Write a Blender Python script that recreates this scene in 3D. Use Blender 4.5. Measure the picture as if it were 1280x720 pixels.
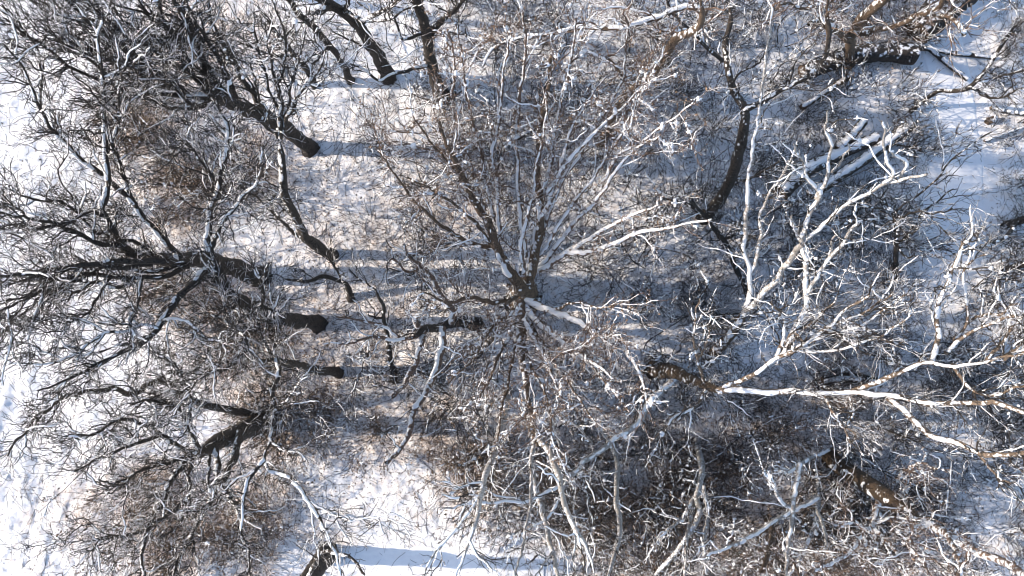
import bpy, math, random
import numpy as np
random.seed(7)
rng = np.random.default_rng(11)
R_ = math.radians
for o in list(bpy.data.objects):
    bpy.data.objects.remove(o)
scn = bpy.context.scene
COL = scn.collection

# ------------------------------------------------------------------ camera, sky, sun, exposure
H = 32.0                       # camera height above the snow, metres
F = 24.0 / 36.0 * 1280         # focal length in photograph pixels
cam_d = bpy.data.cameras.new('camera')
cam_d.lens = 24; cam_d.sensor_width = 36; cam_d.clip_start = 0.1; cam_d.clip_end = 2000
cam = bpy.data.objects.new('camera', cam_d); COL.objects.link(cam)
cam.location = (0, 0, H); cam.rotation_euler = (0, 0, 0)
scn.camera = cam

SUN_EL, SUN_AZ = R_(27), R_(177)       # azimuth measured from +X (picture right), counter-clockwise: light comes from the picture's left
sd = np.array([math.cos(SUN_EL) * math.cos(SUN_AZ), math.cos(SUN_EL) * math.sin(SUN_AZ), math.sin(SUN_EL)])
w = bpy.data.worlds.new('World'); scn.world = w; w.use_nodes = True
nt = w.node_tree; bg = nt.nodes['Background']
sky = nt.nodes.new('ShaderNodeTexSky'); sky.sky_type = 'NISHITA'; sky.sun_disc = False
sky.sun_elevation = SUN_EL
sky.sun_rotation = math.pi / 2 - SUN_AZ
nt.links.new(sky.outputs[0], bg.inputs[0]); bg.inputs[1].default_value = 0.15
sl = bpy.data.lights.new('sun', 'SUN'); sl.energy = 3.5; sl.angle = R_(0.5); sl.color = (1, 0.86, 0.71)
so = bpy.data.objects.new('sun', sl); COL.objects.link(so)
from mathutils import Vector
so.rotation_euler = Vector(sd).to_track_quat('Z', 'Y').to_euler(); so.location = tuple(sd * 60)
vs = scn.view_settings
vs.view_transform = 'Standard'; vs.look = 'None'; vs.gamma = 1; vs.use_curve_mapping = False
vs.exposure = 0.88
try:
    scn.cycles.filter_width = 1.0
except Exception:
    pass

# ------------------------------------------------------------------ terrain height
def vnoise(x, y, s, seed):
    """smooth value noise, numpy"""
    x = np.asarray(x, float) / s; y = np.asarray(y, float) / s
    xi = np.floor(x).astype(np.int64); yi = np.floor(y).astype(np.int64)
    fx = x - xi; fy = y - yi
    fx = fx * fx * (3 - 2 * fx); fy = fy * fy * (3 - 2 * fy)
    def h(a, b):
        n = (a * 374761393 + b * 668265263 + seed * 1274126177) & 0xffffffff
        n = ((n ^ (n >> 13)) * 1274126177) & 0xffffffff
        n = n ^ (n >> 16)
        return (n & 0xffff) / 65535.0
    return ((h(xi, yi) * (1 - fx) + h(xi + 1, yi) * fx) * (1 - fy) + (h(xi, yi + 1) * (1 - fx) + h(xi + 1, yi + 1) * fx) * fy)

def sstep(a, b, x):
    t = np.clip((x - a) / (b - a), 0, 1); return t * t * (3 - 2 * t)

def g2(px, py, h=0.0):
    """photograph direction at height h -> metres"""
    return ((px - 640) / F * (H - h), (360 - py) / F * (H - h))

PATH = [np.array([g2(*p) for p in q]) for q in (
    [(1195, -60), (1180, 40), (1196, 120), (1205, 200), (1198, 270), (1192, 325)],
    [(380, 716), (440, 706), (520, 704), (600, 706), (680, 712)])]
PATHW = (1.05, 0.9)
def path_mask(x, y):
    m = np.zeros(np.shape(x))
    for q, wd in zip(PATH, PATHW):
        d = np.full(np.shape(x), 1e9)
        for a, b in zip(q[:-1], q[1:]):
            ab = b - a; t = np.clip(((x - a[0]) * ab[0] + (y - a[1]) * ab[1]) / (ab @ ab), 0, 1)
            d = np.minimum(d, np.hypot(x - a[0] - t * ab[0], y - a[1] - t * ab[1]))
        m = np.maximum(m, 1 - sstep(wd, wd + 0.9, d))
    return m
def gbase(x, y):
    return (vnoise(x, y, 9, 1) - .5) * 0.55 + (vnoise(x, y, 3.1, 2) - .5) * 0.18
def gz(x, y):
    x = np.asarray(x, float); y = np.asarray(y, float)
    pm = path_mask(x, y)
    rough = (vnoise(x, y, 0.9, 3) - .5) * 0.13 + (vnoise(x, y, 0.38, 4) - .5) * 0.09 + (vnoise(x, y, 0.19, 5) - .5) * 0.05
    # trampled field edge at the left
    f = sstep(-20, -22.5, x) * sstep(1, -5, y)
    tr = sstep(.45, .75, vnoise(x, y * .5, .6, 8)) * -0.05 + (vnoise(x + .3 * y, y, .11, 9) - .5) * .05 + (vnoise(x - .2 * y, y * .35, .5, 10) - .5) * .10
    near = sstep(60, 40, np.hypot(x, y))
    return gbase(x, y) * near + (rough * (1 - .85 * pm) + tr * f) * near

# ------------------------------------------------------------------ materials
def mat(name):
    m = bpy.data.materials.new(name); m.use_nodes = True
    n = m.node_tree.nodes; l = m.node_tree.links
    return m, n, l, n['Principled BSDF']
def N(n, t, **k):
    a = n.new(t)
    for kk, v in k.items(): setattr(a, kk, v)
    return a
def noise(n, l, scale, detail=4, rough=.6, vec=None):
    a = n.new('ShaderNodeTexNoise'); a.inputs['Scale'].default_value = scale
    a.inputs['Detail'].default_value = detail; a.inputs['Roughness'].default_value = rough
    if vec is not None: l.new(vec, a.inputs['Vector'])
    return a
def ramp(n, l, src, p0, p1, c0=(0, 0, 0, 1), c1=(1, 1, 1, 1)):
    r = n.new('ShaderNodeValToRGB'); e = r.color_ramp.elements
    e[0].position = p0; e[1].position = p1; e[0].color = c0; e[1].color = c1
    l.new(src, r.inputs[0]); return r
def mixc(n, l, fac, a, b):
    m = n.new('ShaderNodeMix'); m.data_type = 'RGBA'
    if isinstance(fac, float): m.inputs[0].default_value = fac
    else: l.new(fac, m.inputs[0])
    for s, v in ((6, a), (7, b)):
        if isinstance(v, tuple): m.inputs[s].default_value = v
        else: l.new(v, m.inputs[s])
    return m.outputs[2]
def math_(n, l, op, a, b=None):
    m = n.new('ShaderNodeMath'); m.operation = op
    for i, v in enumerate((a, b)):
        if v is None: continue
        if isinstance(v, (int, float)): m.inputs[i].default_value = v
        else: l.new(v, m.inputs[i])
    return m.outputs[0]
SNOW = (0.86, 0.87, 0.90, 1)

def bark_mat(name, dark, light, snow, nscale=5.0, wind=.55):
    """bark with snow lying on its upper and windward side in patches. snow: 0 none .. 1 all"""
    m, n, l, b = mat(name)
    geo = N(n, 'ShaderNodeNewGeometry')
    tc = N(n, 'ShaderNodeTexCoord')
    n1 = noise(n, l, 16, 5, .7, tc.outputs['Object'])
    n1b = noise(n, l, 1.3, 3, .5, tc.outputs['Object'])
    cr = ramp(n, l, n1.outputs[0], .40, .62, dark, light)
    cr2 = mixc(n, l, ramp(n, l, n1b.outputs[0], .45, .7).outputs[0], cr.outputs[0], tuple(.55 * c for c in light[:3]) + (1,))
    d = N(n, 'ShaderNodeVectorMath', operation='DOT_PRODUCT')
    l.new(geo.outputs['Normal'], d.inputs[0])
    v = Vector((-wind, .12, .8)).normalized(); d.inputs[1].default_value = v
    ns = noise(n, l, nscale, 3, .6, tc.outputs['Object'])
    s = math_(n, l, 'ADD', d.outputs['Value'], math_(n, l, 'MULTIPLY', math_(n, l, 'SUBTRACT', ns.outputs[0], .5), 3.4))
    thr = 1.5 - 1.7 * snow
    sm = N(n, 'ShaderNodeMapRange'); l.new(s, sm.inputs[0]); sm.inputs[1].default_value = thr; sm.inputs[2].default_value = thr + .16
    l.new(mixc(n, l, sm.outputs[0], cr2, SNOW), b.inputs['Base Color'])
    b.inputs['Roughness'].default_value = .85
    bp = N(n, 'ShaderNodeBump'); bp.inputs['Strength'].default_value = 1.0; bp.inputs['Distance'].default_value = .05
    nb = noise(n, l, 17, 4, .7, tc.outputs['Object']); l.new(nb.outputs[0], bp.inputs['Height'])
    l.new(bp.outputs[0], b.inputs['Normal'])
    return m
M = {}
M['oak']    = bark_mat('oak_bark', (.007, .006, .005, 1), (.075, .06, .05, 1), .36)
M['oaktw']  = bark_mat('oak_twig', (.009, .007, .006, 1), (.06, .048, .04, 1), .42, 1.7)
M['mid']    = bark_mat('grey_bark', (.010, .008, .006, 1), (.11, .088, .07, 1), .52)
M['midtw']  = bark_mat('grey_twig', (.010, .008, .006, 1), (.06, .048, .04, 1), .46, 1.7)
M['pale']   = bark_mat('snow_plastered_bark', (.03, .024, .02, 1), (.30, .22, .16, 1), .43, 6, .6)
M['silver'] = bark_mat('silver_bark', (.22, .20, .185, 1), (.58, .55, .52, 1), .52, 6, .6)
M['paletw'] = bark_mat('snowy_twig', (.012, .009, .007, 1), (.07, .055, .045, 1), .44, 1.7, .7)
M['silvertw'] = bark_mat('silver_twig', (.012, .009, .007, 1), (.07, .055, .045, 1), .44, 1.7, .7)
M['brown']  = bark_mat('brown_bark', (.03, .02, .013, 1), (.22, .15, .10, 1), .46)
M['browntw'] = bark_mat('brown_twig', (.05, .034, .025, 1), (.27, .18, .135, 1), .46, 1.7)
M['white'] = bark_mat('snow_coated_bark', (.05, .035, .025, 1), (.30, .20, .15, 1), .72, 5, .6)
M['whitetw'] = M['silvertw']
M['moss'] = bark_mat('mossy_bark', (.012, .009, .005, 1), (.12, .08, .05, 1), .42, 3)
M['shrub']  = bark_mat('shrub_stem', (.02, .013, .009, 1), (.12, .082, .058, 1), .24, 3)
M['sapling'] = bark_mat('sapling_stem', (.008, .006, .005, 1), (.055, .044, .037, 1), .30, 2)

def snow_mat(name, scale=30):
    m, n, l, b = mat(name)
    tc = N(n, 'ShaderNodeTexCoord')
    n1 = noise(n, l, 3, 4, .6, tc.outputs['Object'])
    l.new(ramp(n, l, n1.outputs[0], .3, .7, (.83, .84, .87, 1), (.90, .905, .92, 1)).outputs[0], b.inputs['Base Color'])
    b.inputs['Roughness'].default_value = .7
    bp = N(n, 'ShaderNodeBump'); bp.inputs['Strength'].default_value = .5; bp.inputs['Distance'].default_value = .02
    nb = noise(n, l, scale, 4, .7, tc.outputs['Object']); l.new(nb.outputs[0], bp.inputs['Height'])
    l.new(bp.outputs[0], b.inputs['Normal'])
    return m
M['snow'] = snow_mat('branch_snow')
M['path'] = snow_mat('packed_snow', 14)

def leaf_mat(name, c0, c1):
    m, n, l, b = mat(name)
    geo = N(n, 'ShaderNodeNewGeometry')
    l.new(ramp(n, l, geo.outputs['Random Per Island'], 0, 1, c0, c1).outputs[0], b.inputs['Base Color'])
    b.inputs['Roughness'].default_value = .8
    return m
M['leaf'] = leaf_mat('dead_leaf', (.06, .038, .025, 1), (.32, .215, .14, 1))
M['litter'] = leaf_mat('leaf_litter', (.025, .018, .012, 1), (.20, .13, .08, 1))
M['thatch'] = leaf_mat('dry_thatch', (.05, .025, .012, 1), (.24, .13, .07, 1))

# ground: snow with old leaves and grass showing through in drifts
LITTER = [  # photograph x, y, radius px, strength : where leaf litter and thatch show through the snow
    (175, 150, 45, .9), (235, 240, 60, .9), (215, 375, 50, .8), (285, 390, 60, 1), (320, 440, 70, 1), (350, 520, 60, .9),
    (400, 520, 55, .8), (470, 300, 130, .35), (430, 420, 120, .45), (190, 625, 60, .9), (210, 670, 60, .9), (300, 650, 90, .8), (380, 700, 50, .9),
    (480, 540, 60, .7), (545, 545, 50, .7), (600, 585, 60, 1), (720, 620, 90, 1), (800, 650, 110, 1), (880, 600, 110, .8), (950, 560, 90, .8),
    (1050, 680, 120, .9), (1120, 640, 90, .9), (960, 690, 120, .8), (700, 420, 60, .4), (560, 260, 90, .35), (1130, 30, 60, .8), (1060, 470, 60, .7),
    (250, 60, 90, .6), (330, 200, 60, .6), (880, 390, 60, .4), (1110, 300, 60, .5), (720, 180, 120, .25), (100, 640, 60, .5)]
LW = [(*g2(x, y), r / F * H, s) for x, y, r, s in LITTER]
def litter(x, y):
    d = np.zeros(np.shape(x))
    for cx, cy, r, s in LW:
        d = np.maximum(d, s * np.exp(-((x - cx) ** 2 + (y - cy) ** 2) / (r * r) * 1.1))
    d = d * (.55 + .9 * vnoise(x, y, 1.1, 21)) * (1 - .9 * path_mask(x, y))
    return np.clip(d * .85, 0, 1)

def ground_mat():
    m, n, l, b = mat('snowy_ground')
    tc = N(n, 'ShaderNodeTexCoord'); at = N(n, 'ShaderNodeAttribute', attribute_name='litter')
    fine = noise(n, l, 7.5, 6, .78, tc.outputs['Object'])
    fine2 = noise(n, l, 2.2, 4, .7, tc.outputs['Object'])
    sc = ramp(n, l, fine2.outputs[0], .3, .7, (.84, .85, .88, 1), (.89, .895, .91, 1))
    # threshold of the speckle follows how much litter lies there
    s = math_(n, l, 'ADD', fine.outputs[0], math_(n, l, 'MULTIPLY', at.outputs['Fac'], .20))
    mk = ramp(n, l, s, .635, .68)
    col = noise(n, l, 15, 3, .6, tc.outputs['Object'])
    lc = ramp(n, l, col.outputs[0], .35, .65, (.05, .034, .023, 1), (.36, .26, .19, 1))
    # thin snow over beige grass between
    s2 = math_(n, l, 'ADD', fine2.outputs[0], math_(n, l, 'MULTIPLY', at.outputs['Fac'], .5))
    thin = ramp(n, l, s2, .50, .85)
    c1 = mixc(n, l, math_(n, l, 'MULTIPLY', thin.outputs[0], .65), sc.outputs[0], (.62, .46, .34, 1))
    l.new(mixc(n, l, mk.outputs[0], c1, lc.outputs[0]), b.inputs['Base Color'])
    b.inputs['Roughness'].default_value = .75
    bp = N(n, 'ShaderNodeBump'); bp.inputs['Strength'].default_value = .8; bp.inputs['Distance'].default_value = .05
    nb = noise(n, l, 10, 5, .7, tc.outputs['Object']); l.new(nb.outputs[0], bp.inputs['Height'])
    l.new(bp.outputs[0], b.inputs['Normal'])
    return m
M['ground'] = ground_mat()

# ------------------------------------------------------------------ mesh building
class Acc:
    def __init__(s): s.v = []; s.f = []; s.n = 0
    def add(s, V, Fq):
        if len(V) == 0: return
        s.v.append(np.asarray(V, np.float32)); s.f.append(np.asarray(Fq, np.int64) + s.n); s.n += len(V)
    def mesh(s, name, m, origin=(0, 0, 0), smooth=True):
        V = np.concatenate(s.v) - np.array(origin, np.float32); Fq = np.concatenate(s.f)
        me = bpy.data.meshes.new(name)
        me.vertices.add(len(V)); me.vertices.foreach_set('co', V.ravel())
        me.loops.add(Fq.size); me.loops.foreach_set('vertex_index', Fq.ravel().astype(np.int32))
        me.polygons.add(len(Fq))
        me.polygons.foreach_set('loop_start', np.arange(0, Fq.size, Fq.shape[1], dtype=np.int32))
        me.polygons.foreach_set('use_smooth', np.full(len(Fq), smooth))
        me.update(calc_edges=True)
        me.materials.append(m)
        return me

def norm(a): return a / np.maximum(np.linalg.norm(a, axis=-1, keepdims=True), 1e-9)

def tubes(acc, P, Rr, k, lump=0.0, seed=0, squash=None, cap=False):
    """P (n,m,3) centre lines, Rr (n,m) radii"""
    if len(P) == 0: return
    n, m, _ = P.shape
    T = norm(np.gradient(P, axis=1))
    a = np.where(np.abs(T[:, :1, 2:3]) > .8, np.array([1., 0, 0]), np.array([0, 0, 1.]))[:, 0]
    u = norm(np.cross(T[:, 0], a)); U = np.empty_like(P)
    for i in range(m):
        u = norm(u - (u * T[:, i]).sum(-1, keepdims=True) * T[:, i]); U[:, i] = u
    W = np.cross(T, U)
    ang = np.arange(k) / k * 2 * math.pi
    rr = np.repeat(Rr[:, :, None], k, 2)
    if lump:
        g = np.random.default_rng(seed)
        nz = g.normal(size=rr.shape)
        nz = (nz + np.roll(nz, 1, 2) + np.roll(nz, 1, 1)) / 1.7
        rr = rr * (1 + lump * np.clip(nz, -2, 2))
    V = P[:, :, None] + rr[..., None] * (U[:, :, None] * np.cos(ang)[:, None] + W[:, :, None] * np.sin(ang)[:, None])
    idx = np.arange(n * m * k).reshape(n, m, k)
    a0 = idx[:, :-1]; a1 = idx[:, 1:]
    Fq = np.stack([a0, np.roll(a0, -1, 2), np.roll(a1, -1, 2), a1], -1).reshape(-1, 4)
    acc.add(V.reshape(-1, 3), Fq)
    if cap:
        for e in (0, m - 1):
            c = P[:, e]; b = acc.n
            ring = V[:, e].reshape(-1, 3)
            acc.add(np.concatenate([ring, c]), np.array([(i * k + j, i * k + (j + 1) % k, n * k + i, n * k + i) for i in range(n) for j in range(k)])[:, [0, 1, 2, 2]][:, :4]) if False else None

def disc_cap(acc, p, t, r, k=14):
    t = norm(np.array(t)); a = np.array([0, 0, 1.]) if abs(t[2]) < .8 else np.array([1., 0, 0])
    u = norm(np.cross(t, a)); v = np.cross(t, u)
    rings = [p + t * .0 + rr * r * (u * math.cos(x) + v * math.sin(x)) - t * (.03 if rr < .5 else 0) for rr in (1.0, .35) for x in np.arange(k) / k * 2 * math.pi]
    V = np.array(rings + [p - t * .03] * k)
    f = []
    for q in (0, 1):
        for j in range(k):
            f.append((q * k + j, q * k + (j + 1) % k, (q + 1) * k + (j + 1) % k, (q + 1) * k + j))
    acc.add(V, f)

def catmull(pts, n):
    """resample (m,d) control rows to n rows, even in length"""
    p = np.asarray(pts, float)
    if len(p) == 2: p = np.array([p[0], (p[0] + p[1]) / 2, p[1]])
    q = np.vstack([2 * p[0] - p[1], p, 2 * p[-1] - p[-2]])
    out = []
    for i in range(1, len(q) - 2):
        t = np.linspace(0, 1, 12, endpoint=False)[:, None]
        a, b, c, d = q[i - 1], q[i], q[i + 1], q[i + 2]
        out.append(.5 * (2 * b + (c - a) * t + (2 * a - 5 * b + 4 * c - d) * t ** 2 + (3 * b - a - 3 * c + d) * t ** 3))
    out = np.vstack(out + [p[-1:]])
    s = np.concatenate([[0], np.cumsum(np.linalg.norm(np.diff(out[:, :3], axis=0), axis=1))])
    x = np.linspace(0, s[-1], n)
    return np.stack([np.interp(x, s, out[:, j]) for j in range(out.shape[1])], 1)

def grow(g, P, Rr, dens, L, ang, steps, rmax, rmin, wig=.22, trop=.06, t0=.15, taper=.5, rk=.62, flat=.0):
    """side shoots on every centre line in P; returns centre lines and radii"""
    n, m, _ = P.shape
    if n == 0: return np.zeros((0, steps, 3)), np.zeros((0, steps))
    plen = np.linalg.norm(np.diff(P, axis=1), axis=2).sum(1)
    cnt = g.poisson(np.maximum(plen * (1 - t0) * dens, 0.01))
    i = np.repeat(np.arange(n), cnt); N_ = len(i)
    if N_ == 0: return np.zeros((0, steps, 3)), np.zeros((0, steps))
    t = t0 + (1 - t0) * g.random(N_) ** .85
    x = t * (m - 1); a = np.minimum(x.astype(int), m - 2); f = (x - a)[:, None]
    p = P[i, a] * (1 - f) + P[i, a + 1] * f
    r = Rr[i, a] * (1 - f[:, 0]) + Rr[i, a + 1] * f[:, 0]
    T = norm(P[i, a + 1] - P[i, a])
    rnd = g.normal(size=(N_, 3)); rnd[:, 2] += .25
    pr = norm(rnd - (rnd * T).sum(-1, keepdims=True) * T)
    al = np.radians(ang + g.normal(size=N_) * 14)[:, None]
    d = norm(T * np.cos(al) + pr * np.sin(al))
    ln = L * np.exp(g.normal(size=N_) * .38) * (1 - taper * t)
    ln = np.minimum(ln, plen[i] * .75)
    st = (ln / (steps - 1))[:, None]; dirm = d.copy()
    out = np.empty((N_, steps, 3)); out[:, 0] = p
    bend = g.normal(size=(N_, 3)) * wig * .18
    for k in range(1, steps):
        d = norm(d * .72 + dirm * .28 + g.normal(size=(N_, 3)) * wig * 1.25 + bend + np.array([0, 0, trop])); dirm = norm(dirm + d * .12)
        bend = bend * .5 + g.normal(size=(N_, 3)) * wig * .18
        p = p + d * st; p[:, 2] = np.maximum(p[:, 2], -.1)
        out[:, k] = p
    r0 = np.clip(r * rk, rmin, rmax)
    s = np.linspace(0, 1, steps)[None]
    rr = r0[:, None] * (1 - s) ** .8 + rmin * s ** .7
    return out, rr

def snow_strip(acc, P, Rr, g, amount, k=7):
    """lumpy snow lying along the upper side of branches, broken in patches"""
    n, m, _ = P.shape
    T = norm(np.gradient(P, axis=1))
    hold = np.clip(1.25 - np.abs(T[:, :, 2]) * 1.0, .0, 1)
    nz = g.random((n, m)); nz = (nz + np.roll(nz, 1, 1) + np.roll(nz, -1, 1)) / 3
    lf = vnoise(np.arange(m)[None] + g.integers(0, 9999, n)[:, None], np.zeros((n, m)), 4.5, 17)
    nz = .45 * nz + .55 * lf + .02
    msk = sstep(.58 - .16 * amount, .66 - .16 * amount, nz * (.55 + .6 * hold))
    up = np.array([-.35, .05, 1.0]); up = up / np.linalg.norm(up)
    U = norm(up - (T @ up)[..., None] * T)
    msk = msk * sstep(.93, .70, np.abs(T[:, :, 2]))
    Rs = np.minimum(Rr, .035 + Rr * .45)
    rs = (Rs * .68 + .008) * (.35 + .75 * msk) * (.85 + .4 * g.random((n, m)))
    C = P + U * ((Rr - Rs * .40) * msk)[..., None] + U * (.012 * msk)[..., None]
    rs = np.where(msk < .05, Rr * .3, rs)
    rs[:, 0] = Rr[:, 0] * .2; rs[:, -1] = Rr[:, -1] * .2
    tubes(acc, C, rs, k, .10, int(g.integers(1e6)))

def blobs(acc, C, rad, g):
    """small irregular snow clods"""
    if len(C) == 0: return
    th = np.arange(6) / 6 * 2 * math.pi; ph = np.array([-.9, -.3, .45, 1.1, 1.45])
    ring = np.array([[math.cos(a) * math.cos(p), math.sin(a) * math.cos(p), math.sin(p) * .75] for p in ph for a in th])
    sc = rad[:, None, None] * (1 + .22 * g.normal(size=(len(C), 30, 1))) * np.exp(.42 * g.normal(size=(len(C), 1, 3)))
    V = C[:, None] + ring[None] * sc
    f = np.array([(q * 6 + j, q * 6 + (j + 1) % 6, (q + 1) * 6 + (j + 1) % 6, (q + 1) * 6 + j) for q in range(4) for j in range(6)])
    Fq = (f[None] + (np.arange(len(C)) * 30)[:, None, None]).reshape(-1, 4)
    acc.add(V.reshape(-1, 3), Fq)

def leaves(acc, C, size, g, lie=.0):
    """bent leaf-sized faces"""
    n = len(C)
    if n == 0: return
    u = norm(g.normal(size=(n, 3)) * np.array([1, 1, 1 - lie])); t = g.normal(size=(n, 3)); t[:, 2] += 3 * lie * 0
    if lie: 
        nn = norm(np.array([0, 0, 1.]) + g.normal(size=(n, 3)) * .35); v = np.cross(nn, u); u = norm(np.cross(v, nn)); v = norm(v)
    else:
        v = norm(t - (t * u).sum(-1, keepdims=True) * u)
    s = (size * np.exp(g.normal(size=n) * .3))[:, None]
    w_ = np.cross(u, v)
    a = C - u * s; b = C + v * s * .5 + w_ * s * .12; c = C + u * s; d = C - v * s * .5 + w_ * s * .15
    V = np.stack([a, b, c, d], 1).reshape(-1, 3)
    acc.add(V, np.arange(4 * n).reshape(n, 4))

# ------------------------------------------------------------------ objects
def ob(name, data, parent=None, loc=None):
    o = bpy.data.objects.new(name, data); COL.objects.link(o)
    if parent: o.parent = parent
    if loc is not None: o.location = loc
    return o
def tag(o, label=None, cat=None, group=None, kind=None):
    for k, v in (('label', label), ('category', cat), ('group', group), ('kind', kind)):
        if v: o[k] = v
    return o
def copy_tree(o, parent=None):
    c = o.copy(); COL.objects.link(c)
    if parent: c.parent = parent
    for ch in o.children: copy_tree(ch, c)
    return c

# ------------------------------------------------------------------ ground and path
def axis(lo, hi, st, far):
    a = list(np.arange(lo, hi + st / 2, st)); s = st; x = hi; r = []
    while x < far: s *= 1.25; x += s; r.append(x)
    s = st; x = lo; q = []
    while x > -far: s *= 1.25; x -= s; q.append(x)
    return np.array(q[::-1] + a + r)
def build_ground():
    xs = axis(-27, 27, .085, 500); ys = axis(-16, 16, .085, 500)
    X, Y = np.meshgrid(xs, ys); Z = gz(X, Y)
    V = np.stack([X, Y, Z], -1).reshape(-1, 3)
    i = np.arange(X.size).reshape(X.shape)
    Fq = np.stack([i[:-1, :-1], i[:-1, 1:], i[1:, 1:], i[1:, :-1]], -1).reshape(-1, 4)
    a = Acc(); a.add(V, Fq); me = a.mesh('ground', M['ground'])
    at = me.attributes.new('litter', 'FLOAT', 'POINT'); at.data.foreach_set('value', litter(X, Y).ravel().astype(np.float32))
    tag(ob('ground', me), 'snow covered woodland floor with leaf litter showing through', None, None, 'structure')
    for q, wd in zip(PATH, PATHW):
        c = catmull(q, 90); t = norm(np.gradient(c, axis=0)); nn = np.stack([-t[:, 1], t[:, 0]], 1)
        s = np.linspace(-1, 1, 26)
        edge = wd * (.80 + .25 * vnoise(np.arange(90), np.zeros(90), 4, 31))
        XY = c[:, None] + nn[:, None] * (s[None, :, None] * edge[:, None, None])
        z = gz(XY[..., 0], XY[..., 1]) + .012 * (1 - np.abs(s)[None] ** 4) + .002
        # faint wheel and foot hollows
        z += -.03 * np.exp(-((np.abs(s)[None] - .45) / .13) ** 2) * vnoise(XY[..., 0], XY[..., 1], .5, 33) + .03 * (1 - np.abs(s)[None] ** 6)
        z[:, 0] -= .05; z[:, -1] -= .05
        V = np.concatenate([XY, z[..., None]], -1).reshape(-1, 3)
        i = np.arange(90 * 26).reshape(90, 26)
        Fq = np.stack([i[:-1, :-1], i[1:, :-1], i[1:, 1:], i[:-1, 1:]], -1).reshape(-1, 4)[:, ::-1]
        a = Acc(); a.add(V, Fq)
        tag(ob('path', a.mesh('path', M['path'])), 'smooth snow covered footpath', None, None, 'structure')
    # leaf litter and grass bits lying on the snow
    n = 150000; x = rng.uniform(-25, 25, n); y = rng.uniform(-15, 15, n)
    keep = rng.random(n) < .14 + .55 * litter(x, y); keep &= rng.random(n) < (1 - .93 * path_mask(x, y)) * (1 - .6 * sstep(-20, -23, x))
    x, y = x[keep], y[keep]
    a = Acc(); leaves(a, np.stack([x, y, gz(x, y) + .015], 1), .038, rng, .9)
    tag(ob('leaf_litter', a.mesh('leaf_litter', M['litter'], smooth=False)), 'brown fallen leaves scattered over the snow', 'leaf litter', None, 'stuff')
    # fallen twigs and low brush lying over the snow
    n = 56000; x = rng.uniform(-25, 25, n); y = rng.uniform(-15, 15, n)
    dens = .25 + .75 * sstep(.35, .65, vnoise(x, y, 2.3, 41)); dens *= .30 + .70 * sstep(-12, 0, x)
    for cx, cy, r_ in ((480, 625, 90), (240, 465, 60), (1160, 140, 60)):
        gx, gy = g2(cx, cy); dens *= 1 - .8 * np.exp(-((x - gx) ** 2 + (y - gy) ** 2) / (r_ / F * H) ** 2)
    keep = (rng.random(n) < dens) & ((path_mask(x, y) < .25) | ((rng.random(n) < .6) & (y < -8))); x, y = x[keep], y[keep]; n = len(x)
    m = 7; d = norm(rng.normal(size=(n, 3)) * [1, 1, .35] + [0, 0, .15]); p = np.stack([x, y, gz(x, y)], 1)
    st = rng.uniform(.06, .24, n)[:, None]; P = np.empty((n, m, 3))
    for k in range(m):
        P[:, k] = p; d = norm(d + rng.normal(size=(n, 3)) * [.19, .19, .16]); p = p + d * st; p[:, 2] = np.clip(p[:, 2], gz(p[:, 0], p[:, 1]) + .01, gz(p[:, 0], p[:, 1]) + .5)
    a = Acc(); tubes(a, P, rng.uniform(.0055, .0105, n)[:, None] * np.linspace(1, .7, m)[None], 3)
    tag(ob('brushwood', a.mesh('brushwood', M['sapling'])), 'fine dark fallen twigs and low brush tangled over the snow', 'brushwood', None, 'stuff')
    # dry grass and stalks sticking out of the snow
    n = 60000; x = rng.uniform(-25, 25, n); y = rng.uniform(-15, 15, n)
    keep = rng.random(n) < .06 + .8 * litter(x, y); keep &= path_mask(x, y) < .3
    x, y = x[keep], y[keep]; n = len(x)
    p = np.stack([x, y, gz(x, y) - .02], 1); d = norm(rng.normal(size=(n, 3)) * [1, 1, .4] + [0, 0, .55]); ln = rng.uniform(.10, .38, n)[:, None]
    P = np.stack([p, p + d * ln * .5, p + (d + norm(rng.normal(size=(n, 3))) * .35) * ln], 1); P[:, 2, 2] = np.maximum(P[:, 2, 2], P[:, 0, 2] + .03)
    a = Acc(); tubes(a, P, np.tile([.006, .005, .003], (n, 1)), 3)
    tag(ob('dry_grass', a.mesh('dry_grass', M['thatch'])), 'dry brown grass and stalks sticking out of the snow', 'grass', None, 'stuff')
build_ground()

# ------------------------------------------------------------------ trees
LAND = []      # (x px, y px, phrase) landmarks for the labels of the small plants
def wpt(px, py, h):
    x, y = g2(px, py, h); return (x, y, h)

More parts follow.
